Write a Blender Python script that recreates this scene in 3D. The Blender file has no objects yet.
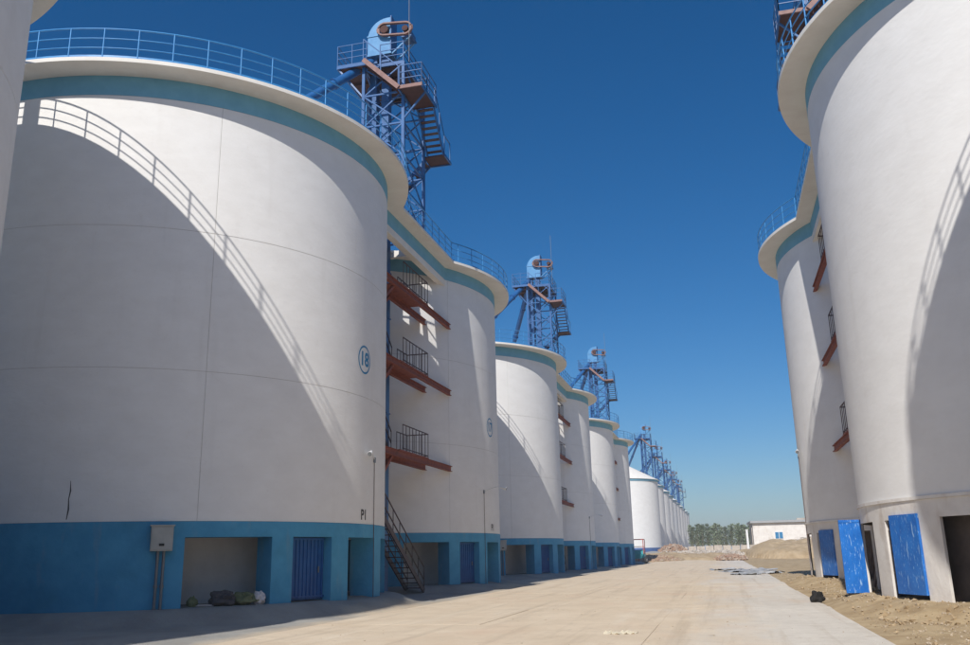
import bpy, math, random
import numpy as np
from mathutils import Vector, Matrix, noise
random.seed(7)
R_ = math.radians
scene = bpy.context.scene
COL = scene.collection

# ------------------------------------------------------------------ camera
cam_d = bpy.data.cameras.new("camera"); cam = bpy.data.objects.new("camera", cam_d); COL.objects.link(cam)
PIT, ROL, YAW = R_(15.0), R_(-1.237), R_(14.544)
fw = Vector((-math.sin(YAW)*math.cos(PIT), math.cos(YAW)*math.cos(PIT), math.sin(PIT)))
rt = Vector((math.cos(YAW), math.sin(YAW), 0)); up = rt.cross(fw)
r2 = rt*math.cos(ROL)+up*math.sin(ROL); u2 = -rt*math.sin(ROL)+up*math.cos(ROL)
m = Matrix((r2, u2, -fw)).transposed().to_4x4(); m.translation = (0, 0, 1.6)
cam.matrix_world = m
cam_d.sensor_width = 36; cam_d.lens = 32.26; cam_d.clip_end = 9000; cam_d.clip_start = .1
scene.camera = cam

# ------------------------------------------------------------------ sky and sun
SUN_AZ, SUN_EL = R_(3.0), R_(41)            # sun stands behind the camera, a little to the left
world = bpy.data.worlds.new("World"); scene.world = world; world.use_nodes = True
wn = world.node_tree; bg = wn.nodes['Background']
sky = wn.nodes.new('ShaderNodeTexSky'); sky.sky_type = 'NISHITA'; sky.sun_disc = False
sky.sun_elevation = SUN_EL; sky.sun_rotation = math.pi + SUN_AZ
sky.altitude = 300; sky.air_density = 1.0; sky.dust_density = 1.15; sky.ozone_density = 6.3
hs = wn.nodes.new('ShaderNodeHueSaturation'); hs.inputs['Saturation'].default_value = 1.28; hs.inputs['Value'].default_value = 1.0
wn.links.new(sky.outputs[0], hs.inputs['Color']); wn.links.new(hs.outputs[0], bg.inputs[0]); bg.inputs[1].default_value = .092
sd = bpy.data.lights.new("sun", 'SUN'); sd.energy = 4.6; sd.angle = R_(.5); sd.color = (1, .955, .89)
so = bpy.data.objects.new("sun", sd); COL.objects.link(so)
to_sun = Vector((-math.sin(SUN_AZ)*math.cos(SUN_EL), -math.cos(SUN_AZ)*math.cos(SUN_EL), math.sin(SUN_EL)))
so.rotation_euler = to_sun.to_track_quat('Z', 'Y').to_euler(); so.location = (0, -20, 60)
scene.view_settings.view_transform = 'Standard'; scene.view_settings.look = 'None'
scene.view_settings.exposure = 0.0; scene.view_settings.gamma = 1

# ------------------------------------------------------------------ materials
def mat(name, c1, c2=None, scale=3.0, rough=.85, bump=.0, bscale=None, metal=0.0, stretch=(1,1,1), detail=6, spots=None, lo=.35, hi=.65):
    M = bpy.data.materials.new(name); M.use_nodes = True
    nt = M.node_tree; N = nt.nodes; L = nt.links; b = N['Principled BSDF']
    b.inputs['Roughness'].default_value = rough; b.inputs['Metallic'].default_value = metal
    g = N.new('ShaderNodeNewGeometry'); mp = N.new('ShaderNodeMapping'); mp.inputs['Scale'].default_value = stretch
    L.new(g.outputs['Position'], mp.inputs['Vector'])
    n = N.new('ShaderNodeTexNoise'); n.inputs['Scale'].default_value = scale; n.inputs['Detail'].default_value = detail
    n.inputs['Roughness'].default_value = .62
    L.new(mp.outputs[0], n.inputs['Vector'])
    r = N.new('ShaderNodeValToRGB'); r.color_ramp.elements[0].position = lo; r.color_ramp.elements[1].position = hi
    c2 = c2 or c1
    r.color_ramp.elements[0].color = (*c1, 1); r.color_ramp.elements[1].color = (*c2, 1)
    L.new(n.outputs['Fac'], r.inputs['Fac']); out = r.outputs[0]
    for sp in (spots or []):       # extra layers of dirt or wear: (colour, scale, lo, hi, strength, stretch)
        sc, s_, l_, h_, st, sx = sp
        mp2 = N.new('ShaderNodeMapping'); mp2.inputs['Scale'].default_value = sx; mp2.inputs['Location'].default_value = (3.1, 7.7, 1.3)
        L.new(g.outputs['Position'], mp2.inputs['Vector'])
        n2 = N.new('ShaderNodeTexNoise'); n2.inputs['Scale'].default_value = s_; n2.inputs['Detail'].default_value = 5
        L.new(mp2.outputs[0], n2.inputs['Vector'])
        mr = N.new('ShaderNodeMapRange'); mr.inputs['From Min'].default_value = l_; mr.inputs['From Max'].default_value = h_
        mr.inputs['To Max'].default_value = st; L.new(n2.outputs['Fac'], mr.inputs['Value'])
        mx = N.new('ShaderNodeMix'); mx.data_type = 'RGBA'; L.new(mr.outputs[0], mx.inputs['Factor'])
        L.new(out, mx.inputs['A']); mx.inputs['B'].default_value = (*sc, 1); out = mx.outputs['Result']
    L.new(out, b.inputs['Base Color'])
    if bump:
        n3 = N.new('ShaderNodeTexNoise'); n3.inputs['Scale'].default_value = bscale or scale*6; n3.inputs['Detail'].default_value = 6
        L.new(mp.outputs[0], n3.inputs['Vector'])
        bp = N.new('ShaderNodeBump'); bp.inputs['Strength'].default_value = bump; bp.inputs['Distance'].default_value = .03
        L.new(n3.outputs['Fac'], bp.inputs['Height']); L.new(bp.outputs[0], b.inputs['Normal'])
    return M

V = {}
V['plaster'] = mat('white_plaster', (.755,.742,.72), (.80,.79,.77), 1.1, .9, .17, 5.0, stretch=(1,1,1.8),
    spots=[((.60,.57,.53), 2.2, .60, .80, .25, (1,1,.10)), ((.66,.63,.58), 9, .62, .75, .25, (1,1,1))])
V['joint'] = mat('plaster_joint', (.52,.50,.47), (.6,.58,.55), 6)
V['soffit'] = mat('cornice_paint', (.74,.70,.64), (.80,.77,.71), 1.5, .9, .15, 12)
V['teal'] = mat('teal_paint', (.15,.38,.52), (.18,.43,.57), 2.2, .8, .15, 10)
V['base_blue'] = mat('base_blue_paint', (.05,.27,.46), (.07,.32,.52), 1.6, .75, .25, 9,
    spots=[((.22,.30,.33), 3.0, .60, .8, .45, (1,1,.25)), ((.03,.17,.26), 1.1, .55, .8, .4, (1,1,1))])
V['base_white'] = mat('base_white_paint', (.66,.62,.58), (.76,.73,.69), 1.6, .85, .3, 9,
    spots=[((.42,.33,.25), 2.2, .56, .75, .5, (1,1,.35))])
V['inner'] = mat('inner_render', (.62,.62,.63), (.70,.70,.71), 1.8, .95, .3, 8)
V['inner_dark'] = mat('inner_shade_tone', (.07,.055,.05), (.11,.09,.08), 2, .95, .3, 8)  # near-black: shade inside the right-hand openings put into the colour
V['rust_dark'] = mat('shaded_rust', (.045,.016,.013), (.075,.026,.02), 4, .8)  # rust darkened to carry the shade under the tower platforms
V['door_blue'] = mat('door_blue_paint', (.004,.075,.25), (.007,.10,.31), 3, .45, .1, 20)
V['door_film'] = mat('door_scuffed_blue', (.010,.125,.46), (.018,.17,.56), 2.5, .38, .12, 12,
    spots=[((.45,.64,.83), 11, .61, .69, .6, (1.6,1.6,.30)), ((.40,.60,.80), 26, .63, .70, .6, (1.4,1.4,.4)), ((.01,.08,.35), 3, .60, .75, .6, (1,1,.5))])
V['steel_blue'] = mat('blue_steel_paint', (.008,.075,.235), (.014,.11,.31), 4, .42, .05, 20,
    spots=[((.10,.07,.06), 6, .66, .78, .5, (1,1,1))])
V['rail_blue'] = mat('railing_blue_paint', (.03,.20,.48), (.045,.26,.56), 4, .42, .05, 20)
V['steel_pale'] = mat('pale_blue_sheet', (.055,.22,.45), (.09,.28,.52), 3, .35, .05, 20)
V['rust'] = mat('rust_primer', (.20,.045,.025), (.27,.07,.04), 4, .7, .1, 15, spots=[((.08,.03,.02), 5, .55, .75, .6, (1,1,1))])
V['primer_pink'] = mat('red_primer_faded', (.17,.085,.075), (.25,.14,.12), 4, .6, .05)
V['dark_steel'] = mat('dark_railing_paint', (.055,.025,.022), (.085,.04,.035), 5, .55)
V['grey_box'] = mat('grey_enamel', (.36,.36,.33), (.42,.42,.39), 4, .5, .03)
V['conduit'] = mat('grey_conduit', (.16,.17,.18), (.2,.21,.22), 6, .5)
V['black'] = mat('black_rubber', (.015,.015,.017), (.03,.03,.03), 6, .8)
V['lamp_white'] = mat('lamp_enamel', (.7,.7,.7), (.76,.76,.75), 6, .4)
V['cable'] = mat('brown_cable', (.10,.05,.04), (.13,.07,.05), 6, .6)
V['print_blue'] = mat('number_paint', (.03,.22,.42), (.04,.26,.48), 8, .8)
V['ink'] = mat('dark_marker', (.07,.065,.07), (.10,.09,.09), 8, .9)
V['ground'] = None
V['rock'] = mat('dark_rock', (.008,.008,.009), (.02,.019,.018), 6, .9, .4, 12)
V['brick'] = mat('broken_brick', (.27,.15,.10), (.40,.28,.20), 1.2, .95, .3, 6, spots=[((.42,.36,.29), 1.2, .45, .65, .8, (1,1,1))])
V['rubble'] = mat('rubble_concrete', (.36,.31,.26), (.50,.45,.39), 1.0, .95, .3, 6)
V['earth'] = mat('dug_earth', (.31,.225,.13), (.43,.33,.21), .8, .98, .5, 5)
V['far_blue'] = mat('far_skirt_blue', (.06,.12,.30), (.08,.16,.36), 2, .8)
V['roof_grey'] = mat('grey_roof_sheet', (.30,.31,.32), (.36,.37,.38), 2, .6)
V['glass'] = mat('window_glass', (.03,.16,.34), (.05,.22,.42), 2, .15)
V['leaf'] = mat('hazed_poplar_leaf', (.14,.19,.115), (.30,.345,.235), .6, .8, lo=.3, hi=.7)  # leaves paled, distant haze is partly put into their colour
V['bark'] = mat('bark', (.16,.14,.11), (.24,.21,.17), 5, .95)
V['teal_machine'] = mat('machine_teal', (.04,.30,.34), (.06,.38,.42), 5, .5)
V['red_frame'] = mat('machine_red', (.35,.05,.04), (.42,.08,.06), 5, .5)
V['sheet_grey'] = mat('crumpled_sheet', (.24,.25,.26), (.42,.42,.42), 2, .6, .3, 8)
V['cloth_dark'] = mat('dark_sack', (.05,.05,.06), (.11,.10,.10), 8, .9, .4, 20)
V['cloth_green'] = mat('olive_cloth', (.13,.15,.07), (.20,.21,.11), 8, .9, .4, 20)
V['cloth_pale'] = mat('pale_bag', (.62,.56,.54), (.75,.70,.68), 8, .7, .4, 20)
V['litter'] = mat('sun_bleached_scrap', (.50,.45,.34), (.60,.54,.42), 8, .9, .3, 20)

def ground_mat():
    M = bpy.data.materials.new('site_ground'); M.use_nodes = True
    nt = M.node_tree; N = nt.nodes; L = nt.links; b = N['Principled BSDF']; b.inputs['Roughness'].default_value = .97
    g = N.new('ShaderNodeNewGeometry'); sep = N.new('ShaderNodeSeparateXYZ'); L.new(g.outputs['Position'], sep.inputs[0])
    def nz(s, d=6, st=(1,1,1), rg=.6):
        mp = N.new('ShaderNodeMapping'); mp.inputs['Scale'].default_value = st; L.new(g.outputs['Position'], mp.inputs['Vector'])
        n = N.new('ShaderNodeTexNoise'); n.inputs['Scale'].default_value = s; n.inputs['Detail'].default_value = d; n.inputs['Roughness'].default_value = rg
        L.new(mp.outputs[0], n.inputs['Vector']); return n.outputs['Fac']
    def ramp(f, c1, c2, lo=.35, hi=.65):
        r = N.new('ShaderNodeValToRGB'); r.color_ramp.elements[0].position = lo; r.color_ramp.elements[1].position = hi
        r.color_ramp.elements[0].color = (*c1, 1); r.color_ramp.elements[1].color = (*c2, 1); L.new(f, r.inputs[0]); return r.outputs[0]
    def mix(f, a, c):
        x = N.new('ShaderNodeMix'); x.data_type = 'RGBA'; L.new(f, x.inputs['Factor']); L.new(a, x.inputs['A']); L.new(c, x.inputs['B']); return x.outputs['Result']
    def edge(off, w, nfac, amp):
        a = N.new('ShaderNodeMath'); a.operation = 'MULTIPLY_ADD'; L.new(nfac, a.inputs[0]); a.inputs[1].default_value = amp; L.new(sep.outputs['X'], a.inputs[2])
        r = N.new('ShaderNodeMapRange'); r.inputs['From Min'].default_value = off-w+amp/2; r.inputs['From Max'].default_value = off+w+amp/2; L.new(a.outputs[0], r.inputs['Value']); return r.outputs[0]
    dust = ramp(nz(.5), (.53,.42,.29), (.61,.51,.375)); soil = ramp(nz(1.3), (.29,.20,.105), (.50,.385,.23), .3, .7)
    conc = ramp(nz(.7), (.27,.26,.24), (.36,.35,.32))
    c = mix(edge(-9.6, .5, nz(.8), 1.6), conc, dust)
    c = mix(edge(2.2, .25, nz(1.5), .8), c, soil)
    c = mix(ramp(nz(9, 8), (0,0,0), (.35,.35,.35), .55, .75), c, ramp(nz(30), (.22,.16,.10), (.40,.32,.22)))
    L.new(c, b.inputs['Base Color'])
    bp = N.new('ShaderNodeBump'); bp.inputs['Strength'].default_value = .6; bp.inputs['Distance'].default_value = .05
    L.new(nz(7, 10, rg=.7), bp.inputs['Height']); L.new(bp.outputs[0], b.inputs['Normal'])
    return M
V['ground'] = ground_mat()
def slab_mat():
    M = bpy.data.materials.new('dusty_concrete'); M.use_nodes = True
    nt = M.node_tree; N = nt.nodes; L = nt.links; b = N['Principled BSDF']; b.inputs['Roughness'].default_value = .93
    g = N.new('ShaderNodeNewGeometry'); sep = N.new('ShaderNodeSeparateXYZ'); L.new(g.outputs['Position'], sep.inputs[0])
    oi = N.new('ShaderNodeObjectInfo')
    def nz(s, d=6, st=(1,1,1)):
        mp = N.new('ShaderNodeMapping'); mp.inputs['Scale'].default_value = st; L.new(g.outputs['Position'], mp.inputs['Vector'])
        n = N.new('ShaderNodeTexNoise'); n.inputs['Scale'].default_value = s; n.inputs['Detail'].default_value = d; n.inputs['Roughness'].default_value = .65
        L.new(mp.outputs[0], n.inputs['Vector']); return n.outputs['Fac']
    def ramp(f, c1, c2, lo, hi):
        r = N.new('ShaderNodeValToRGB'); r.color_ramp.elements[0].position = lo; r.color_ramp.elements[1].position = hi
        r.color_ramp.elements[0].color = (*c1, 1); r.color_ramp.elements[1].color = (*c2, 1); L.new(f, r.inputs[0]); return r.outputs[0]
    conc = ramp(nz(2.5, 8), (.54,.50,.44), (.67,.63,.56), .3, .7)
    tone = N.new('ShaderNodeMix'); tone.data_type = 'RGBA'; tone.blend_type = 'MULTIPLY'; tone.inputs['Factor'].default_value = 1
    rr = N.new('ShaderNodeMapRange'); rr.inputs['To Min'].default_value = .93; rr.inputs['To Max'].default_value = 1.04; L.new(oi.outputs['Random'], rr.inputs['Value'])
    L.new(conc, tone.inputs['A']); L.new(rr.outputs[0], tone.inputs['B'])
    dust = ramp(nz(.9, 8), (.57,.46,.33), (.67,.56,.42), .3, .7)
    a = N.new('ShaderNodeMath'); a.operation = 'MULTIPLY_ADD'; L.new(nz(.55, 8, (1, .35, 1)), a.inputs[0]); a.inputs[1].default_value = -7.0; L.new(sep.outputs['X'], a.inputs[2])
    r = N.new('ShaderNodeMapRange'); r.inputs['From Min'].default_value = -4.6; r.inputs['From Max'].default_value = -2.6; r.inputs['To Min'].default_value = 1; r.inputs['To Max'].default_value = .12
    L.new(a.outputs[0], r.inputs['Value'])
    mx = N.new('ShaderNodeMix'); mx.data_type = 'RGBA'; L.new(r.outputs[0], mx.inputs['Factor']); L.new(tone.outputs['Result'], mx.inputs['A']); L.new(dust, mx.inputs['B'])
    mx2 = N.new('ShaderNodeMix'); mx2.data_type = 'RGBA'; L.new(ramp(nz(3.5, 10), (0,0,0), (.5,.5,.5), .58, .72), mx2.inputs['Factor']); L.new(mx.outputs['Result'], mx2.inputs['A']); mx2.inputs['B'].default_value = (.38,.30,.21,1)
    def lay(prev, f, colr, lo, hi, st):
        x = N.new('ShaderNodeMix'); x.data_type = 'RGBA'; L.new(ramp(f, (0,0,0), (st,st,st), lo, hi), x.inputs['Factor']); L.new(prev, x.inputs['A']); x.inputs['B'].default_value = (*colr, 1); return x.outputs['Result']
    o = mx2.outputs['Result']
    o = lay(o, nz(1.0, 8, (2.6, .10, 1)), (.40,.32,.23), .52, .72, .55)       # drawn-out wheel tracks
    o = lay(o, nz(1.1, 7, (1.7, .14, 1)), (.70,.62,.50), .56, .74, .5)
    o = lay(o, nz(.35, 9, (1, .6, 1)), (.60,.42,.29), .52, .70, .45)          # warm spilled earth
    o = lay(o, nz(22, 6), (.30,.23,.16), .62, .70, .6)                        # grit
    o = lay(o, nz(1.9, 4), (.27,.22,.17), .70, .76, .5)                       # stains
    L.new(o, b.inputs['Base Color'])
    bp = N.new('ShaderNodeBump'); bp.inputs['Strength'].default_value = .45; bp.inputs['Distance'].default_value = .02
    L.new(nz(14, 10), bp.inputs['Height']); L.new(bp.outputs[0], b.inputs['Normal'])
    return M
V['slab'] = slab_mat()

# ------------------------------------------------------------------ mesh helpers
class MB:
    def __init__(s): s.v = []; s.f = []; s.n = []; s.m = []
    def add(s, verts, faces, normals=None, mi=0):
        o = len(s.v); s.v += [tuple(p) for p in verts]
        for i, f in enumerate(faces):
            s.f.append(tuple(o+k for k in f)); s.n.append(normals[i] if normals else None); s.m.append(mi)
        return s
    def box(s, c, d, mx=None, mi=0):
        x, y, z = d[0]/2, d[1]/2, d[2]/2
        vs = [Vector((a*x, b*y, e*z)) for a in (-1, 1) for b in (-1, 1) for e in (-1, 1)]
        if mx is not None: vs = [mx @ q for q in vs]
        vs = [q+Vector(c) for q in vs]
        return s.add(vs, [(0,1,3,2), (4,6,7,5), (0,4,5,1), (2,3,7,6), (0,2,6,4), (1,5,7,3)], mi=mi)
    def bar(s, p, q, w, h, mi=0):
        p, q = Vector(p), Vector(q); d = q-p; l = d.length; d.normalize()
        upv = Vector((0, 0, 1)) if abs(d.z) < .95 else Vector((0, 1, 0))
        a = d.cross(upv).normalized(); b = a.cross(d)
        M3 = Matrix((a, d, b)).transposed()
        return s.box((p+q)/2, (w, l, h), M3, mi)
    def ibeam(s, p, q, w, h, t=.022, mi=0):
        p, q = Vector(p), Vector(q)
        s.bar(p+Vector((0,0,h/2-t/2)), q+Vector((0,0,h/2-t/2)), w, t, mi); s.bar(p-Vector((0,0,h/2-t/2)), q-Vector((0,0,h/2-t/2)), w, t, mi)
        return s.bar(p, q, t, h-2*t, mi)
    def tube(s, p, q, r, n=8, r1=None, mi=0):
        p, q = Vector(p), Vector(q); r1 = r if r1 is None else r1; d = (q-p).normalized()
        a = d.orthogonal().normalized(); b = d.cross(a)
        dirs = [a*math.cos(2*math.pi*i/n)+b*math.sin(2*math.pi*i/n) for i in range(n)]
        vs = [p+e*r for e in dirs]+[q+e*r1 for e in dirs]
        fs = [(i, (i+1) % n, n+(i+1) % n, n+i) for i in range(n)]
        ns = [[dirs[i], dirs[(i+1) % n], dirs[(i+1) % n], dirs[i]] for i in range(n)]
        s.add(vs, fs, ns, mi)
        s.add([vs[i] for i in range(n)], [tuple(reversed(range(n)))], mi=mi)
        return s.add([vs[n+i] for i in range(n)], [tuple(range(n))], mi=mi)
    def arc(s, r0, r1, z0, z1, a0, a1, step=2.0, caps=True, r0b=None, r1b=None, inner=True, mi=0):
        """closed piece of a ring; r0b, r1b are the radii at the bottom"""
        full = abs(a1-a0) >= 359.9
        n = max(1, int(round(abs(a1-a0)/step))); A = [R_(a0+(a1-a0)*i/n) for i in range(n+1)]
        r0b = r0 if r0b is None else r0b; r1b = r1 if r1b is None else r1b
        P = lambda r, a, z: Vector((r*math.cos(a), r*math.sin(a), z))
        D = lambda a, sg=1: Vector((sg*math.cos(a), sg*math.sin(a), 0))
        for i in range(n):
            a, b = A[i], A[i+1]
            s.add([P(r1b,a,z0), P(r1b,b,z0), P(r1,b,z1), P(r1,a,z1)], [(0,1,2,3)], [[D(a), D(b), D(b), D(a)]] if abs(r1-r1b) < .02 else None, mi)
            if r0 > 0:
                if inner: s.add([P(r0b,b,z0), P(r0b,a,z0), P(r0,a,z1), P(r0,b,z1)], [(0,1,2,3)], [[D(b,-1), D(a,-1), D(a,-1), D(b,-1)]], mi)
                s.add([P(r0,a,z1), P(r1,a,z1), P(r1,b,z1), P(r0,b,z1)], [(0,1,2,3)], mi=mi)
                s.add([P(r0b,a,z0), P(r0b,b,z0), P(r1b,b,z0), P(r1b,a,z0)], [(0,1,2,3)], mi=mi)
            else:
                s.add([P(0,a,z1), P(r1,a,z1), P(r1,b,z1)], [(0,1,2)], mi=mi)
        if not full and caps and r0 > 0:
            for a, fl in ((A[0], 0), (A[-1], 1)):
                f = (0,1,2,3) if not fl else (3,2,1,0)
                s.add([P(r0b,a,z0), P(r1b,a,z0), P(r1,a,z1), P(r0,a,z1)], [f], mi=mi)
        return s
    def ringtube(s, R, z, r, a0, a1, step=3.0, n=6):
        k = max(1, int(round(abs(a1-a0)/step))); rows = []
        for i in range(k+1):
            a = R_(a0+(a1-a0)*i/k); row = []
            for j in range(n):
                t = 2*math.pi*j/n; dr = Vector((math.cos(a)*math.cos(t), math.sin(a)*math.cos(t), math.sin(t)))
                row.append((Vector((R*math.cos(a), R*math.sin(a), z))+dr*r, dr))
            rows.append(row)
        for i in range(k):
            for j in range(n):
                q = [rows[i][j], rows[i+1][j], rows[i+1][(j+1) % n], rows[i][(j+1) % n]]
                s.add([e[0] for e in q], [(0,1,2,3)], [[e[1] for e in q]])
        return s
    def merge(s, o, mi=0, off=(0,0,0)):
        k = len(s.v); s.v += [(p[0]+off[0], p[1]+off[1], p[2]+off[2]) for p in o.v]; s.f += [tuple(k+i for i in f) for f in o.f]; s.n += o.n; s.m += [mi]*len(o.f); return s
    def mirror(s):
        s.v = [(-p[0], p[1], p[2]) for p in s.v]; s.f = [tuple(reversed(f)) for f in s.f]
        s.n = [None if n is None else [Vector((-e[0], e[1], e[2])) for e in reversed(n)] for n in s.n]; return s
    def mesh(s, name, *mats):
        me = bpy.data.meshes.new(name); me.from_pydata(s.v, [], s.f)
        for M in mats: me.materials.append(V[M] if isinstance(M, str) else M)
        if len(mats) > 1: me.polygons.foreach_set('material_index', s.m)
        if any(n is not None for n in s.n):
            me.polygons.foreach_set('use_smooth', [True]*len(s.f)); ln = []
            for i, p in enumerate(me.polygons):
                if s.n[i] is None: ln += [tuple(p.normal)]*len(s.f[i])
                else: ln += [tuple(e) for e in s.n[i]]
            me.normals_split_custom_set(ln)
        me.update(); return me

def thing(name, label, cat, loc=(0,0,0), rz=0, group=None):
    o = bpy.data.objects.new(name, None); COL.objects.link(o); o.location = loc; o.rotation_euler = (0, 0, rz)
    o.empty_display_size = .3; o['label'] = label; o['category'] = cat
    if group: o['group'] = group
    return o
def part(name, me, parent, loc=(0,0,0), rot=(0,0,0), label=None):
    o = bpy.data.objects.new(name, me); COL.objects.link(o); o.parent = parent; o.location = loc; o.rotation_euler = rot
    if label: o['label'] = label
    return o
def solo(name, me, label, cat, loc=(0,0,0), rot=(0,0,0), group=None, kind=None):
    o = bpy.data.objects.new(name, me); COL.objects.link(o); o.location = loc; o.rotation_euler = rot
    if label: o['label'] = label
    if cat: o['category'] = cat
    if group: o['group'] = group
    if kind: o['kind'] = kind
    return o

# ------------------------------------------------------------------ layout numbers
RAD, EAVE = 7.54, 8.325
ZB, ZT0, ZT1, ZTOP = 2.594, 14.247, 14.849, 14.958
XL, XR = -18.027, 11.084
Y1, S1, PER = 25.554, 15.98, 34.264
YR1 = 24.697

def sstep(a, b, x):
    t = min(1, max(0, (x-a)/(b-a))); return t*t*(3-2*t)
def foot(x, y, xc):
    # distance outside the nearest silo of a row
    ys = [Y1+PER*i+S1*j for i in range(3) for j in range(2)] if xc < 0 else [YR1, YR1+S1]
    return min(math.hypot(x-xc, y-c) for c in ys)-RAD
def gh(x, y):
    h = .15+.05*sstep(30, 60, y)
    h += (.34-.13*sstep(26, 44, y)-.08*sstep(60, 74, y)-.13*sstep(74, 105, y))*(1-sstep(.15, 1.5, foot(x, y, XL)))     # falls away from the silo feet
    h += .29*(1-sstep(46, 60, y))*(1-sstep(.1, 1.5, foot(x, y, XR)))
    h += 1.35*sstep(118, 152, y+6*noise.noise(Vector((x*.1, y*.05, 0))))
    return h

# ------------------------------------------------------------------ ground
def spaced(bounds):
    out = []
    for a, b, st in bounds:
        n = max(1, int(round((b-a)/st))); out += [a+(b-a)*i/n for i in range(n)]
    return out+[bounds[-1][1]]
def build_ground():
    xs = spaced([(-3000,-400,500), (-400,-60,40), (-60,-26,5), (-26,-15,.6), (-15,-8.8,.3), (-8.8,2.35,.8), (2.35,12,.16), (12,30,1.5), (30,100,8), (100,500,50), (500,3000,500)])
    ys = spaced([(-800,-60,150), (-60,2,6), (2,12,1), (12,50,.18), (50,110,.8), (110,180,1.5), (180,300,8), (300,900,60), (900,6000,600)])
    vs = []
    for y in ys:
        for x in xs:
            z = gh(x, y)
            if 2.35 <= x < 30 and y < 130:
                k = sstep(2.4, 3.4, x)
                z += k*(.03*noise.noise(Vector((x*1.1, y*1.1, 2)))+.035*noise.noise(Vector((x*4.2, y*4.2, 5)))+.03*noise.noise(Vector((x*8, y*8, 7))))
                z -= .03*(1-k)
            elif -10.6 < x < 2.35 and y < 125: z -= .05
            elif y > 120:
                z += .25*sstep(120, 140, y)*noise.noise(Vector((x*.4, y*.3, 1)))
            vs.append((x, y, z))
    nx = len(xs); fs = [(j*nx+i, j*nx+i+1, (j+1)*nx+i+1, (j+1)*nx+i) for j in range(len(ys)-1) for i in range(nx-1)]
    me = bpy.data.meshes.new('ground'); me.from_pydata(vs, [], fs); me.materials.append(V['ground'])
    me.polygons.foreach_set('use_smooth', [True]*len(fs)); me.update()
    solo('ground', me, None, None, kind='structure')
build_ground()

def build_road():
    # bed sheet under the slabs
    xs = spaced([(-9.0, 2.36, .9)]); ys = spaced([(-6, 20, 2), (20, 60, 1.2), (60, 124, 2)])
    vs = [(x, y, gh(x, y)+.007) for y in ys for x in xs]; nx = len(xs)
    fs = [(j*nx+i, j*nx+i+1, (j+1)*nx+i+1, (j+1)*nx+i) for j in range(len(ys)-1) for i in range(nx-1)]
    me = bpy.data.meshes.new('road'); me.from_pydata(vs, [], fs); me.materials.append(V['ground']); me.update()
    road = solo('paved_road', me, None, None, kind='structure')
    cols = [(-9.0, -5.2), (-5.2, -1.4), (-1.4, 2.4)]
    y = -6
    while y < 122:
        ln = 5.0
        for (x0, x1) in cols:
            yo = y
            g = .0025; jx = random.uniform(-.03, .03) if x1 > 2 else 0
            dz = random.uniform(-.004, .004)
            X0, X1, Ya, Yb = x0+g, x1-g+jx, yo+g, yo+ln-g
            b = MB(); k = 4; vv = []
            for t in range(k+1):
                yy = Ya+(Yb-Ya)*t/k
                for xx in (X0, X1): vv.append((xx, yy, gh(xx, yy)+.014+dz))
            for t in range(k+1):
                yy = Ya+(Yb-Ya)*t/k
                for xx in (X0, X1): vv.append((xx, yy, gh(xx, yy)-.14))
            n2 = 2*(k+1); ff = []
            for t in range(k):
                a = 2*t; ff.append((a, a+1, a+3, a+2)); ff.append((a+1, n2+a+1, n2+a+3, a+3)); ff.append((n2+a, a, a+2, n2+a+2))
            ff.append((0, n2, n2+1, 1)); e = 2*k; ff.append((e+1, n2+e+1, n2+e, e))
            b.add(vv, ff)
            part('concrete_slab', b.mesh('concrete_slab', 'slab'), road)
        y += ln
build_road()

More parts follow.
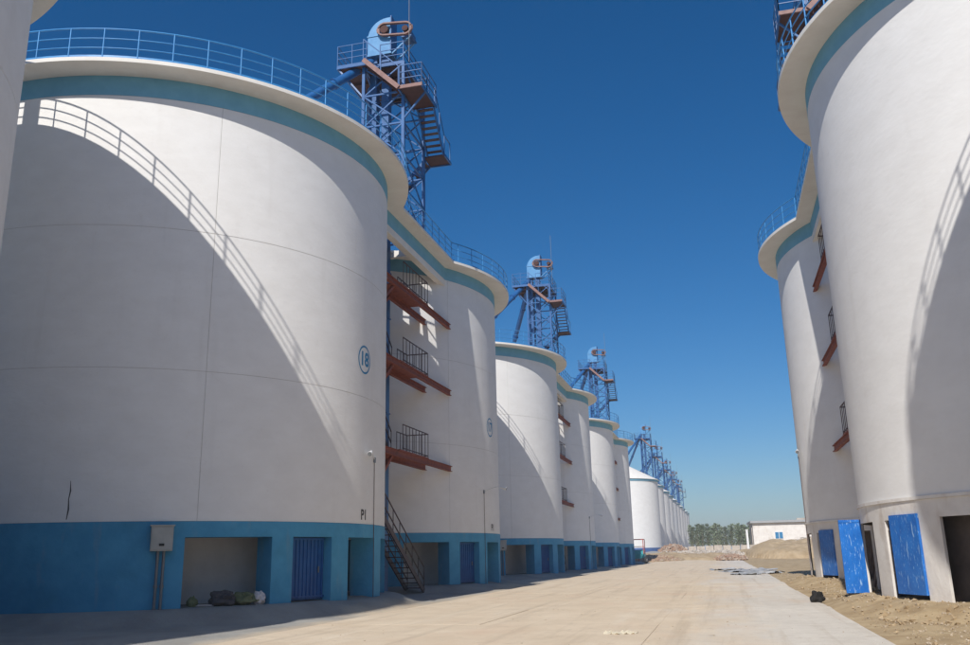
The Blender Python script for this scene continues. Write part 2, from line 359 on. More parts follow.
# ------------------------------------------------------------------ silos
OPEN = [(-49, -31.5), (-9.5, 4.4), (26.5, 43)]
DOOR = [(-26.5, -15.5), (10.2, 21.2)]
RAILR = EAVE-.08
def full_panel(z0, z1):
    g = .06
    return MB().arc(RAD-.06, RAD, z0+.008, z1-.008, -30+g, 30-g, 1.5)
def build_shared():
    S = {}
    lifts = [(ZB, 6.48), (6.48, 10.38), (10.38, ZT0)]
    S['panels'] = [full_panel(a, b).mesh('wall_panel', 'plaster') for a, b in lifts]
    S['core'] = MB().arc(RAD-.3, RAD-.009, ZB-.02, ZT1, 0, 360, 2, inner=False).mesh('wall_core', 'joint')
    S['band'] = MB().arc(RAD-.05, RAD+.004, ZT0+.002, ZT1-.002, 0, 360, 2, inner=False).mesh('colour_band', 'teal')
    S['cornice'] = MB().arc(RAD-.2, EAVE, ZT1, ZTOP, 0, 360, 1.5, r0b=RAD-.2, r1b=EAVE-.01, inner=False).mesh('cornice', 'soffit')
    S['roof'] = MB().arc(0, EAVE-.5, ZTOP-.01, ZTOP+.01, 0, 360, 4).mesh('roof_deck', 'soffit')
    S['cone'] = None
    S['wall'] = MB().arc(RAD-.06, RAD, ZB+.005, ZT0, 0, 360, 1.5, inner=False).mesh('wall', 'plaster')
    for side in ('left', 'right'):
        th = .75 if side == 'left' else .06
        b = MB(); marks = sorted(OPEN+DOOR); cur = -49
        blue = 'base_blue' if side == 'left' else 'base_white'
        ro = RAD+.012
        spans = []; prev = 43-360
        for a0, a1 in marks: spans.append((prev, a0)); prev = a1
        for a0, a1 in spans: b.arc(RAD-th, ro, -.7, 2.2, a0, a1, 2)
        b.arc(RAD-th, ro, 2.2, ZB, 0, 360, 2)
        c = MB().arc(3.6, RAD-th-.002, 2.25, 2.5, 0, 360, 4)
        h = MB().arc(5.0, 5.3, -.7, 2.24, 0, 360, 3, inner=False)
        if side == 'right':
            b.mirror(); h.arc(RAD-.5, RAD-.38, -.7, 2.24, 0, 360, 3, inner=False)  # dark lining ring added so the openings read as deep shade
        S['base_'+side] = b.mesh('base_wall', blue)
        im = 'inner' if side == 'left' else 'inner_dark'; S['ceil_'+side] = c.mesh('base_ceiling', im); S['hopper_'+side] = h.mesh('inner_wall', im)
    S['mould'] = MB().arc(RAD-.1, RAD+.045, ZB+.002, ZB+.075, 0, 360, 2, inner=False).mesh('moulding', 'base_white')
    # closed ribbed door, local x outward, y along, z up
    b = MB().box((0, 0, 1.1), (.04, 1.36, 2.16))
    for k in range(10): b.box((.032, -.62+k*.138, 1.1), (.03, .045, 2.1))
    b.box((.04, 0, 2.12), (.06, 1.36, .07)); b.box((.04, 0, .12), (.06, 1.36, .07))
    S['door'] = b.mesh('door', 'door_blue')
    S['handle'] = MB().box((.075, 0, 1.05), (.03, .03, .22)).mesh('handle', 'conduit')
    # standing posts of the roof railing
    S['post'] = MB().tube((0,0,0), (0,0,.92), .022, 6).mesh('post', 'rail_blue')
    # part of the circle open at the walkway (left silos); k=+1 opens north, -1 opens south
    return S
S = build_shared()
rail_cache = {}
def rail_mesh(a0, a1):
    key = (a0, a1)
    if key not in rail_cache:
        b = MB()
        for z in (.33, .62, .92): b.ringtube(RAILR, ZTOP+z, .018 if z < .9 else .024, a0, a1, 2.5)
        b.arc(RAILR-.01, RAILR+.012, ZTOP+.01, ZTOP+.10, a0, a1, 3)
        rail_cache[key] = b.mesh('railing', 'rail_blue')
    return rail_cache[key]
KINK = math.degrees(math.atan2(4.53, 6.98))
def silo(cx, cy, side, partner, label, posts=True, panel_rot=-47, hood=False, g='concrete silos with walkways on their rims'):
    """partner: +1 when the linked silo stands north of it, -1 when south"""
    t = thing('grain_silo', label, 'silo', (cx, cy, 0), 0, g)
    sg = 1 if side == 'left' else -1
    part('wall_core', S['core'], t)
    if side == 'right': part('wall', S['wall'], t)
    for i, me in enumerate(S['panels'] if side == 'left' else []):
        for k in range(6): part('wall_panel', me, t, rot=(0, 0, R_(panel_rot+30+60*k)))
    part('colour_band', S['band'], t); part('cornice', S['cornice'], t); part('roof_deck', S['roof'], t)
    part('base_wall', S['base_'+side], t, rot=(0, 0, 0 if side == 'left' else R_(-1.6))); part('base_ceiling', S['ceil_'+side], t); part('inner_wall', S['hopper_'+side], t)
    if side == 'right': part('moulding', S['mould'], t)
    for a0, a1 in DOOR:
        am = R_((a0+a1)/2)
        if side == 'left':
            d = part('door', S['door'], t, ((RAD-.32)*math.cos(am), (RAD-.32)*math.sin(am), gh(cx+7.5, cy-2)+.02), (0, 0, am)); d.scale.z = (2.18-gh(cx+7.5, cy-2))/2.19; part('handle', S['handle'], d, (0, .45, 0))
    # railing all round but for the walkway side
    # angles (left row): the link opens between KINK and 180-KINK when the partner is north
    o0, o1 = KINK, 180-KINK
    a0, a1 = o1, o0+360
    if partner < 0: a0, a1 = -o0, 180+o0
    r = part('railing', rail_mesh(round(a0, 2), round(a1, 2)), t)
    if posts:
        n = int(round((a1-a0)/6.4))
        # keep the photographed phase of the posts
        ph = -81.7 % 6.4
        k = math.ceil((a0-ph)/6.4)
        while ph+k*6.4 <= a1:
            aa = R_(ph+k*6.4); part('post', S['post'], r, (RAILR*math.cos(aa), RAILR*math.sin(aa), ZTOP)); k += 1
    return t

names_l = {-1: 'left silo behind the camera, only its shadow shows on the ground',
  1: 'nearest whole blue-based left silo, half shaded, disc numbered 18',
  2: 'blue-based silo linked to the nearest left silo by rust red stairs',
  3: 'third blue-based silo on the left with a sunlit wedge below its cornice',
  4: 'fourth blue-based silo on the left, partner of the one with the sunlit wedge',
  5: 'fifth blue-based silo on the left, narrow bright wedge under its cornice',
  6: 'last blue-based silo on the left, beside the teal machine',
  0: 'shaded silo cut off by the left edge, only side and eave showing'}
silos = {}
prot = {-1: 0, 1:-47, 2:-31, 3:-45, 4:-38, 5:-50, 6:-42, 0:-20}
for k in range(-1, 7):
    mm, jj = divmod(k-1, 2); cy = Y1+mm*PER+jj*S1
    if k < 1: cy = 8.0-S1*(k == -1)
    silos[k] = silo(XL-(.67 if k < 1 else 0), cy, 'left', 1 if jj == 0 else -1, names_l[k], posts=True, panel_rot=prot[k])
silos['r1'] = silo(XR, YR1, 'right', 1, 'big white silo at the right edge with open and closed bright blue doors', panel_rot=187)
silos['r2'] = silo(XR, YR1+S1, 'right', -1, 'white silo behind the one at the right edge, a blue door at its foot', panel_rot=200)
silos['r0'] = silo(XR+.7, 7.2, 'right', -1, 'white silo out of view whose shadow falls on the silo at the right edge', panel_rot=200)

# right-hand doors: scuffed blue leaves standing proud of their recesses
def cylp(cx, cy, a, r, z): return Vector((cx+r*math.cos(R_(a)), cy+r*math.sin(R_(a)), z))
def leaf_door(t, a0, a1, z0, z1, rr, nm='door'):
    p = cylp(0, 0, a0, rr, 0); q = cylp(0, 0, a1, rr, 0); c = (p+q)/2; w = (q-p).length; ang = math.atan2((q-p).y, (q-p).x)
    b = MB(); hgt = z1-z0
    b.box((0, 0, hgt/2), (w, .05, hgt))
    for k in range(1, 8): b.box((-w/2+w*k/8, -.031, hgt/2), (.022, .012, hgt-.08)); 
    for zz in (.04, hgt-.04): b.box((0, -.03, zz), (w, .02, .06))
    for xx in (-w/2+.03, w/2-.03): b.box((xx, -.029, hgt/2), (.05, .018, hgt-.16))
    d = part(nm, b.mesh(nm, 'door_film'), t, (c.x, c.y, z0), (0, 0, ang+math.pi))
    d2 = MB().box((0, -.055, 0), (.03, .03, .2)).mesh('handle', 'conduit'); part('handle', d2, d, (-w*.38, 0, hgt*.45))
    b = MB().bar((p.x, p.y, z0-.18), (q.x, q.y, z0-.18), .04, .3)
for key in ('r1', 'r2'):
    leaf_door(silos[key], 196.6, 204.9, .56, 2.3, RAD+.05)
# the leaf swung open beside the dark opening
def open_leaf(t):
    hx, hy = RAD*math.cos(R_(175.4)), RAD*math.sin(R_(175.4))
    b = MB(); w, hgt = .56, 1.86
    b.box((-w/2, 0, hgt/2), (w, .045, hgt))
    for k in range(1, 5): b.box((-w*k/5, -.028, hgt/2), (.02, .012, hgt-.06))
    for zz in (.04, hgt-.04): b.box((-w/2, -.028, zz), (w, .018, .06))
    part('door', b.mesh('door', 'door_film'), t, (hx-.01, hy+.02, .45), (0, 0, R_(6)), label='blue door leaf swung open')
open_leaf(silos['r1'])

# ------------------------------------------------------------------ painted marks on the walls
def text_mesh(txt, size, name, mname):
    cu = bpy.data.curves.new(name, 'FONT'); cu.body = txt; cu.size = size; cu.align_x = 'CENTER'; cu.align_y = 'CENTER'; cu.extrude = 0; cu.offset = .018*size/.6
    ob = bpy.data.objects.new(name, cu); COL.objects.link(ob)
    dg = bpy.context.evaluated_depsgraph_get(); me = bpy.data.meshes.new_from_object(ob.evaluated_get(dg))
    bpy.data.objects.remove(ob); bpy.data.curves.remove(cu)
    return me
def wrap(me, ang, zc, r, mname):
    for v in me.vertices:
        a = R_(ang)+v.co.x/r; z = zc+v.co.y; v.co = (r*math.cos(a), r*math.sin(a), z)
    me.materials.clear(); me.materials.append(V[mname]); me.update(); return me
def number_disc(t, txt, ang, zc):
    b = MB(); n = 40
    vs = []
    for i in range(n):
        a = 2*math.pi*i/n
        for rr in (.40, .46): vs.append((rr*.92*math.cos(a), rr*1.0*math.sin(a), 0))
    b.add(vs, [(2*i, 2*i+1, (2*i+3) % (2*n), (2*i+2) % (2*n)) for i in range(n)])
    me = b.mesh('number_disc', 'print_blue'); o = part('number_disc', wrap(me, ang, zc, RAD+.006, 'print_blue'), t)
    tm = wrap(text_mesh(txt, .62, 'numeral', 'print_blue'), ang, zc, RAD+.006, 'print_blue'); part('numeral', tm, o)
number_disc(silos[1], '18', -3.2, 7.68)
number_disc(silos[2], '17', -4.2, 7.62)
for k, a in ((1, -2.4), (2, -3.5)):
    part('painted_letter', wrap(text_mesh('P1', .42, 'painted_letter', 'ink'), a, 2.86, RAD+.006, 'ink'), silos[k])
# thin crack above the base of the near silo
b = MB(); pz = [2.66, 2.9, 3.15, 3.35, 3.6]; pa = [-70.3, -70.1, -70.25, -70.05, -70.2]; pw = [.008, .016, .009, .014, .004]
for i in range(4):
    b.add([cylp(0,0,pa[i]-pw[i]*9,RAD+.005,pz[i]), cylp(0,0,pa[i]+pw[i]*9,RAD+.005,pz[i]), cylp(0,0,pa[i+1]+pw[i+1]*9,RAD+.005,pz[i+1]), cylp(0,0,pa[i+1]-pw[i+1]*9,RAD+.005,pz[i+1])], [(0,1,2,3)])
part('crack', b.mesh('crack', 'ink'), silos[1])

# unseen box added on the near silo roof, casts a bar beside the railing shadow
b = MB().box((0,0,1.3), (.5,.4,2.6)).box((0,0,2.64), (.62,.52,.08))
part('roof_shadow_box', b.mesh('roof_shadow_box', 'steel_blue'), silos[0], (.88, 6.75, ZTOP))

# ------------------------------------------------------------------ walkway bridges between paired silos
def bridge(y0, side, label, dx=0):
    """y0 = centre of the gap; local x measured from the row axis towards the road"""
    xc = XL if side == 'left' else XR
    t = thing('silo_bridge', label, 'walkway', (xc+dx, y0, 0), 0, 'walkways joining paired silos')
    ya, yb = -S1/2, S1/2                        # silo centres in local y
    xb = 6.377; dyb = math.sqrt(RAD**2-xb**2); xe = 6.98; dye = math.sqrt(EAVE**2-xe**2)
    yb0 = ya+dyb-.05; yb1 = -yb0; ye = ya+dye-.02
    def fin(b): return b if side == 'left' else b.mirror()
    b = MB().box(((xb+xb-.3)/2, 0, (13.95+14.245)/2), (.3, 2*yb1, .295)); part('beam', fin(b).mesh('beam', 'soffit'), t)
    b = MB().box((xb-.15+.004, 0, (14.247+14.847)/2), (.3, 2*yb1, .598)); part('colour_band', fin(b).mesh('colour_band', 'teal'), t)
    # front walk slab, ends follow the two rims
    vs = []; z0, z1 = ZT1+.003, ZTOP-.006
    b = MB().box(((xe+5.85)/2, 0, (z0+z1)/2), (xe-5.85, -2*ye, z1-z0)); part('deck_slab', fin(b).mesh('deck_slab', 'soffit'), t)
    b = MB().box(((4.7-2.5)/2, 0, (z0+z1)/2-.002), (4.7+2.5, 2*(8-6.6)+3.2, z1-z0)); part('deck_slab', fin(b).mesh('deck_slab', 'soffit'), t)
    for yy in (-1.35, 1.35):
        b = MB().box((5.27, yy, (z0+z1)/2-.12), (1.3, .25, .3)); part('cross_beam', fin(b).mesh('cross_beam', 'soffit'), t)
    b = MB(); L = -ye-.02; xr = xe-.08
    for z in (.33, .62, .92): b.tube((xr, -L, ZTOP+z), (xr, L, ZTOP+z), .018 if z < .9 else .024, 6)
    b.box((xr, 0, ZTOP+.05), (.02, 2*L, .09))
    r = part('railing', fin(b).mesh('railing', 'rail_blue'), t)
    for k in range(8):
        yy = -L+.1+(2*L-.2)*k/7; part('post', S['post'], r, (xr if side == 'left' else -xr, yy, ZTOP))
    return t
YG = Y1+S1/2
bridge(8.0-S1/2, 'left', 'walkway slab left of the camera, out of view, shading the ground', -.67)
bridge(YG, 'left', 'walkway slab with teal band joining the two nearest left silos')
bridge(YG+PER, 'left', 'walkway slab joining the third and fourth left silos')
bridge(YG+2*PER, 'left', 'walkway slab joining the two farthest blue-based silos')
bridge(YR1+S1/2, 'right', 'walkway slab joining the two white silos on the right')

# ------------------------------------------------------------------ bucket elevator towers
def tower_defs(mir=False, far=False):
    out = []       # (name, MB, material)
    def P(name, b, m): out.append((name, b.mirror() if mir else b, m))
    lx, ly, H = .925, 1.35, 7.7
    for x in (-lx, lx):
        for y in (-ly, ly): P('leg', MB().bar((x, y, 0), (x, y, H), .13, .13), 'steel_blue')
    lv = [.25, 1.75, 3.25, 4.75, 6.25, 7.62]
    for z in lv:
        for y in (-ly, ly): P('girt', MB().bar((-lx, y, z), (lx, y, z), .07, .07), 'steel_blue')
        for x in (-lx, lx): P('girt', MB().bar((x, -ly, z), (x, ly, z), .07, .07), 'steel_blue')
    for i in range(5):
        z0, z1 = lv[i], lv[i+1]; zm = (z0+z1)/2
        for y in (-ly, ly):
            P('brace', MB().bar((-lx, y, z0), (lx, y, z1), .055, .055), 'steel_blue'); P('brace', MB().bar((lx, y, z0), (-lx, y, z1), .055, .055), 'steel_blue')
        for x in (-lx, lx):
            P('brace', MB().bar((x, -ly, z0), (x, ly, z1), .055, .055), 'steel_blue'); P('brace', MB().bar((x, ly, z0), (x, -ly, z1), .055, .055), 'steel_blue')
    # elevator trunks from the ground up to the head
    zg = -14.9
    for x in (-.78, -.20):
        b = MB().box((x, -.45, (zg+8.8)/2), (.34, .38, 8.8-zg))
        for z in range(-14, 9, 2): b.box((x, -.45, z+.3), (.42, .46, .05))
        P('elevator_trunk', b, 'steel_blue')
    # head casing with its rounded shoulder
    b = MB(); w = .62; pts = [(.10, 8.6), (.10, 10.45)]; R1, cx0 = .95, 0
    for i in range(9):
        a = R_(90+90*i/8); pts.append((-.05+.95*math.cos(a), 9.5+.95*math.sin(a)))
    pts.append((-1.0, 8.6)); n = len(pts)
    for yy, fl in ((-.8, 0), (-.8+w, 1)):
        f = tuple(range(n)); f = f if fl else tuple(reversed(f)); 
        b.add([(p[0], yy, p[1]) for p in pts], [tuple(reversed(f))])
    for i in range(n):
        p, q = pts[i], pts[(i+1) % n]; b.add([(p[0], -.8, p[1]), (q[0], -.8, q[1]), (q[0], -.8+w, q[1]), (p[0], -.8+w, p[1])], [(0,1,2,3)])
    b.box((-.45, -.8+w/2, 9.6), (1.16, w+.06, .06)); b.box((-.45, -.8+w/2, 8.62), (1.2, w+.08, .08))
    P('elevator_head', b, 'steel_pale')
    P('head_ridge', MB().box((.125, -.8+w/2, 9.6), (.05, w+.1, 1.8)), 'steel_blue')
    # belt guard: a race-track frame with two pulleys
    b = MB(); zc, yc = 9.75, -.95; x0, x1, rr = -.15, .85, .30
    loop = []
    for i in range(9): a = R_(90+180*i/8); loop.append((x0+rr*math.cos(a), yc, zc+rr*math.sin(a)))
    for i in range(9): a = R_(-90+180*i/8); loop.append((x1+rr*math.cos(a), yc, zc-.12+rr*math.sin(a)))
    for i in range(len(loop)): b.bar(loop[i], loop[(i+1) % len(loop)], .14, .07)
    P('belt_guard', b, 'primer_pink')
    for x, r, dz in ((x0, .20, 0), (x1, .14, -.12)): P('pulley', MB().tube((x, yc-.05, zc+dz), (x, yc+.2, zc+dz), r, 12), 'rust_dark')
    b = MB().tube((.85, -.72, 9.63), (.85, -.05, 9.63), .2, 10).box((.85, -.4, 9.38), (.5, .7, .06)); P('motor', b, 'steel_blue')
    for y in (-.7, -.1): P('motor_bracket', MB().bar((.12, y, 8.6), (1.0, y, 9.36), .06, .06), 'steel_pale')
    # platforms
    b = MB().box((-1.38, .15, 7.74), (1.36, 3.6, .06)).box((.1, .35, 7.74), (1.58, 3.2, .06)); 
    P('platform_deck', b, 'rust_dark')
    b = MB()
    for p, q in (((-2.06,-1.68,7.70),(-.66,-1.68,7.70)), ((-2.06,-1.68,7.70),(-2.06,1.98,7.70)), ((-2.06,1.98,7.70),(.9,1.98,7.70)), ((.9,-1.3,7.70),(.9,1.98,7.70)), ((-.66,-1.3,7.70),(.9,-1.3,7.70))): b.bar(p, q, .07, .16)
    P('platform_frame', b, 'steel_blue')
    for y in (-1.2, -.2, .8, 1.7): P('joist', MB().bar((-2.0, y, 7.64), (.86, y, 7.64), .06, .12), 'rust_dark')
    P('platform_bracket', MB().bar((-lx, -ly, 6.2), (-2.0, -1.6, 7.6), .07, .07), 'steel_blue')
    P('platform_bracket', MB().bar((-lx, ly, 6.2), (-2.0, 1.6, 7.6), .07, .07), 'steel_blue')
    # lower platform at the front right
    P('platform_deck', MB().box((1.45, -.95, 6.10), (1.06, 2.0, .06)), 'rust_dark')
    P('platform_fascia', MB().box((1.45, -1.97, 6.08), (1.1, .06, .15)), 'primer_pink')
    P('platform_frame', MB().bar((1.98,-1.95,6.04), (1.98,.05,6.04), .06, .14), 'steel_blue'); P('platform_frame', MB().bar((.92,-1.95,6.04), (.92,.05,6.04), .06, .14), 'steel_blue')
    P('platform_bracket', MB().bar((lx, -ly, 4.9), (1.95, -1.4, 6.0), .07, .07), 'steel_blue')
    # stair along the front, from the upper to the lower platform
    P('stringer', MB().bar((-.68,-2.05,7.66), (.95,-2.05,6.05), .05, .2), 'primer_pink')
    P('stringer', MB().bar((-.68,-1.45,7.66), (.95,-1.45,6.05), .05, .2), 'rust_dark')
    for k in range(7):
        f = (k+.5)/7; P('tread', MB().box((-.68+1.63*f, -1.75, 7.7-1.61*f), (.22, .56, .03)), 'rust_dark')
    b = MB().bar((-.68,-2.05,8.66), (.95,-2.05,7.05), .04, .04)
    for f in (0, .5, 1): b.bar((-.68+1.63*f,-2.05,7.66-1.61*f), (-.68+1.63*f,-2.05,8.66-1.61*f), .035, .035)
    P('handrail', b, 'steel_blue')
    # flight going back along the side, down to the landing
    for x in (1.10, 1.86): P('stringer', MB().bar((x, .02, 6.05), (x, 1.45, 4.38), .05, .18), 'steel_blue')
    for k in range(8):
        f = (k+.5)/8; P('tread', MB().box((1.48, .02+1.43*f, 6.1-1.67*f), (.74, .20, .03)), 'dark_steel')
    b = MB().bar((1.9, .02, 7.0), (1.9, 1.45, 5.33), .04, .04).bar((1.9,1.45,5.33), (1.9,2.3,5.33), .04, .04)
    for y, z in ((.02, 6.05), (.75, 5.2), (1.45, 4.38), (2.3, 4.38)): b.bar((1.9, y, z), (1.9, y, z+.95), .035, .035)
    P('handrail', b, 'steel_blue')
    P('landing', MB().box((1.42, 1.9, 4.36), (1.0, .95, .07)), 'rust_dark')
    P('platform_frame', MB().bar((1.93,1.42,4.33), (1.93,2.38,4.33), .05, .12).bar((.9,2.38,4.33), (1.93,2.38,4.33), .05, .12), 'steel_blue')
    # flight behind the lattice down to the roof
    for y in (1.62, 2.22): P('stringer', MB().bar((.95, y, 4.3), (-1.5, y, 1.8), .05, .18), 'steel_blue')
    for k in range(11):
        f = (k+.5)/11; P('tread', MB().box((.95-2.45*f, 1.92, 4.34-2.5*f), (.2, .58, .03)), 'dark_steel')
    P('landing', MB().box((-1.9, 1.92, 1.78), (.85, .7, .06)), 'rust_dark')
    for x in (-2.25, -1.55): P('leg', MB().bar((x, 2.2, 0), (x, 2.2, 1.75), .08, .08), 'steel_blue')
    # railings round the platforms
    def rail(pts, z, nm='railing'):
        b = MB()
        for i in range(len(pts)-1):
            p, q = Vector((*pts[i], z)), Vector((*pts[i+1], z)); L = (q-p).length
            for dz in (.35, .65, .98): b.bar(p+Vector((0,0,dz)), q+Vector((0,0,dz)), .03, .03)
            n = max(1, int(round(L/.85)))
            for k in range(n+1): s = p.lerp(q, k/n); b.bar(s, s+Vector((0,0,1.0)), .035, .035)
        P(nm, b, 'steel_blue')
    rail([(-.68,-1.68), (-2.06,-1.68), (-2.06,1.98), (.9,1.98)], 7.77)
    rail([(.9,1.98), (.9,-1.3), (-.2,-1.3)], 7.77)
    rail([(.98,-1.98), (1.98,-1.98), (1.98,.0)], 6.13)
    P('lightning_rod', MB().tube((1.15, -1.25, 7.7), (1.15, -1.25, 11.9), .014, 5), 'conduit')
    # spouts to the two roofs
    for q in ((-5.35, -7.0, 1.1), (-5.35, 7.4, 1.1)):
        p = Vector((-.85, -.5 if q[1] < 0 else -.3, 8.5)); q = Vector(q)
        b = MB().tube(p, q, .2, 10)
        for f in (.25, .5, .75, .98): s = p.lerp(q, f); dd = (q-p).normalized()*.04; b.tube(s-dd, s+dd, .26, 10)
        P('spout', b, 'steel_blue')
        P('spout_inlet', MB().tube((q.x, q.y, -.2), (q.x, q.y, 1.1), .3, 10), 'steel_blue')
    return out
TX, TY = 5.352, 0.0       # tower axis from the row axis, towards the road
near_defs = {False: [(n, b.mesh(n, m)) for n, b, m in tower_defs(False)], True: [(n, b.mesh(n, m)) for n, b, m in tower_defs(True)]}
def tower(y, side, label):
    xc = XL+TX if side == 'left' else XR-TX
    t = thing('elevator_tower', label, 'tower', (xc, y, ZTOP), 0, 'blue lattice elevator towers on the silo roofs')
    for n, me in near_defs[side != 'left']: part(n, me, t)
    return t
YT = 33.35
tower(YT, 'left', 'nearest and tallest-looking blue lattice elevator tower on the left')
tower(YT+PER, 'left', 'second blue elevator tower, above the third left silo')
tower(YT+2*PER, 'left', 'third blue elevator tower, last one above the blue-based silos')
tower(YR1+S1/2-.2, 'right', 'blue elevator tower half hidden by the cornice at the upper right')
# far towers: one mesh each, shared
fb = MB(); mats = []
for n, b, m_ in tower_defs(False):
    if m_ not in mats: mats.append(m_)
    if n in ('tread',): continue
    fb.merge(b, mats.index(m_))
far_me = fb.mesh('elevator_tower', *mats)
ordn = ['first', 'second', 'third', 'fourth', 'fifth']
for k in range(4, 9):
    solo('elevator_tower', far_me, 'small distant blue tower above the white far silos, %s counting from the left' % ordn[k-4], 'tower', (XL+TX, YT+PER*k, ZTOP), group='blue lattice elevator towers on the far silos')

# ------------------------------------------------------------------ rust-red stair platforms between paired silos
def stair(y0, side, label, full=True):
    xc = XL if side == 'left' else XR
    t = thing('stair_tower', label, 'staircase', (xc, y0, 0), 0, 'rust red stairs between paired silos')
    f = (lambda b: b) if side == 'left' else (lambda b: b.mirror())
    def P(n, b, m): return part(n, f(b).mesh(n, m), t)
    xo, xi = 6.50, 5.68
    def wy(x): return S1/2-math.sqrt(RAD**2-x**2)
    for z in (5.5, 8.95, 12.1):
        zc = z-.12
        P('beam', MB().ibeam((xo, -wy(xo)-.05, zc), (xo, wy(xo)+.02, zc), .16, .24), 'rust')
        P('beam', MB().ibeam((xi, -wy(xi)-.05, zc), (xi, wy(xi)+.02, zc), .16, .24), 'rust')
        P('knee_brace', MB().bar((xo-.1, -wy(xo)+.05, zc-1.0), (xo-.1, -wy(xo)+1.2, zc-.12), .10, .10), 'rust')
        P('knee_brace', MB().bar((xi+.1, -wy(xi)+.05, zc-1.0), (xi+.1, -wy(xi)+1.3, zc-.12), .10, .10), 'rust')
        P('platform_deck', MB().box(((xo+xi)/2, -.85, z+.02), (xo-xi+.16, 3.4, .04)), 'rust')
        b = MB(); y_a, y_b = -2.2, .85
        for dz in (.12, 1.02):
            b.bar((xo+.05, y_a, z+dz), (xo+.05, y_b, z+dz), .035, .035); b.bar((xo+.05, y_b, z+dz), (xi-.05, y_b, z+dz), .035, .035); b.bar((xi-.05, y_b, z+dz), (xi-.05, -.4, z+dz), .035, .035)
        n = 9
        for k in range(n): yy = y_a+(y_b-y_a)*k/(n-1); b.bar((xo+.05, yy, z), (xo+.05, yy, z+1.02), .022, .022)
        for k in range(1, 4): xx = xo+.05+(xi-xo-.1)*k/3; b.bar((xx, y_b, z), (xx, y_b, z+1.02), .022, .022)
        for k in range(4): yy = -.4+1.25*k/3; b.bar((xi-.05, yy, z), (xi-.05, yy, z+1.02), .022, .022)
        P('railing', b, 'dark_steel')
        # flight coming down to this platform from the half landing above
        if z < 12:
            top = z+1.75
            yf, yt = -1.0, -3.1
            for x in (xi-.75, xi-.1): P('stringer', MB().bar((x, yf, z+.05), (x, yt, top), .05, .16), 'dark_steel')
            for k in range(8):
                q = (k+.5)/8; P('tread', MB().box((xi-.42, yf+(yt-yf)*q, z+.1+1.7*q), (.62, .22, .03)), 'dark_steel')
            b = MB(); 
            for dz in (.5, .95): b.bar((xi-.06, yf, z+dz), (xi-.06, yt, top+dz), .035, .035)
            for k in range(7): q = k/6; b.bar((xi-.06, yf+(yt-yf)*q, z+1.75*q), (xi-.06, yf+(yt-yf)*q, z+.95+1.75*q), .022, .022)
            P('handrail', b, 'dark_steel')
            P('landing', MB().box((xi-.45, -3.3, top), (.9, .6, .06)), 'rust')
    # ground flight
    z1, y1, y2 = 3.3, -3.3, 1.75
    zg0 = gh(XL+6, y0)-.02
    for x in (xi-.35, xo-.45): P('stringer', MB().bar((x, y1, z1), (x, y2, zg0+.1), .05, .22), 'dark_steel')
    for k in range(15):
        q = (k+.5)/15; P('tread', MB().box(((xo+xi)/2-.4, y1+(y2-y1)*q, z1+.04+(zg0+.1-z1)*q), (.68, .25, .035)), 'dark_steel')
    for x in (xi-.35, xo-.45):
        b = MB()
        for dz in (.45, .95): b.bar((x, y1, z1+dz), (x, y2, zg0+.1+dz), .035, .035)
        for k in range(8): q = k/7; zz = z1+(zg0+.1-z1)*q; b.bar((x, y1+(y2-y1)*q, zz), (x, y1+(y2-y1)*q, zz+.95), .025, .025)
        P('handrail', b, 'dark_steel')
    P('landing', MB().box((5.5, y1-.3, z1), (1.0, .6, .07)), 'rust')
    # standing column
    P('column', MB().box((5.06, -1.75, 6.9), (.22, .22, 14.0)), 'steel_blue')
    return t
stair(YG, 'left', 'rust-red beams, railed landings and steel stairs between the two nearest left silos')
stair(YG+PER, 'left', 'rust-red landings between the third and fourth left silos')
stair(YG+2*PER, 'left', 'small dark landings between the farthest blue-based silos')
stair(YR1+S1/2, 'right', 'rust-red landings beside the big silo at the right edge')

# ------------------------------------------------------------------ lamps, boxes
def wall_lamp(cx, cy, a, z, end, label, zlow):
    p = cylp(cx, cy, a, RAD+.02, z)
    t = thing('wall_lamp', label, 'lamp', p, 0, 'cabled lamps on the silo walls')
    e = Vector(end)
    b = MB(); prev = Vector((0,0,-.12))
    for i in range(1, 9):
        f = i/8; q = Vector((e.x*f, e.y*f, -.12+.22*math.sin(f*math.pi*.6)+e.z*f)); b.tube(prev, q, .015, 6); prev = q
    part('arm', b.mesh('arm', 'lamp_white'), t)
    h = MB(); d = Vector((e.x, e.y, 0)).normalized(); h.tube(prev-d*.08, prev+d*.2+Vector((0,0,-.10)), .04, 10, .08); part('lamp_head', h.mesh('lamp_head', 'lamp_white'), t)
    part('lens', MB().tube(prev+d*.2+Vector((0,0,-.10)), prev+d*.215+Vector((0,0,-.108)), .07, 10).mesh('lens', 'conduit'), t)
    part('bracket', MB().box((.0,0,-.12), (.06,.1,.16)).mesh('bracket', 'conduit'), t)
    part('cable', MB().tube((0,0,-.1), (0.005,0,zlow-z), .010, 6).mesh('cable', 'cable'), t)
wall_lamp(XL, Y1, 3.6, 4.72, (.12, -.6, .0), 'white lamp arm with long cable on the nearest left silo, beside its edge', .1)
wall_lamp(XL, Y1+S1, -11.3, 4.6, (.85, .1, .0), 'lamp arm with cable on the second left silo, reaching past its edge', .15)
wall_lamp(XL, Y1+PER+S1, -11.3, 4.6, (.85, .1, .0), 'small lamp arm with cable on the fourth left silo', .2)
wall_lamp(XR, YR1+S1, 181, 5.6, (-.1, -.9, .0), 'white lamp on the white silo behind the right one, below the lowest red landing', .2)
# the lamp near the landing on the right reads pale against the shade

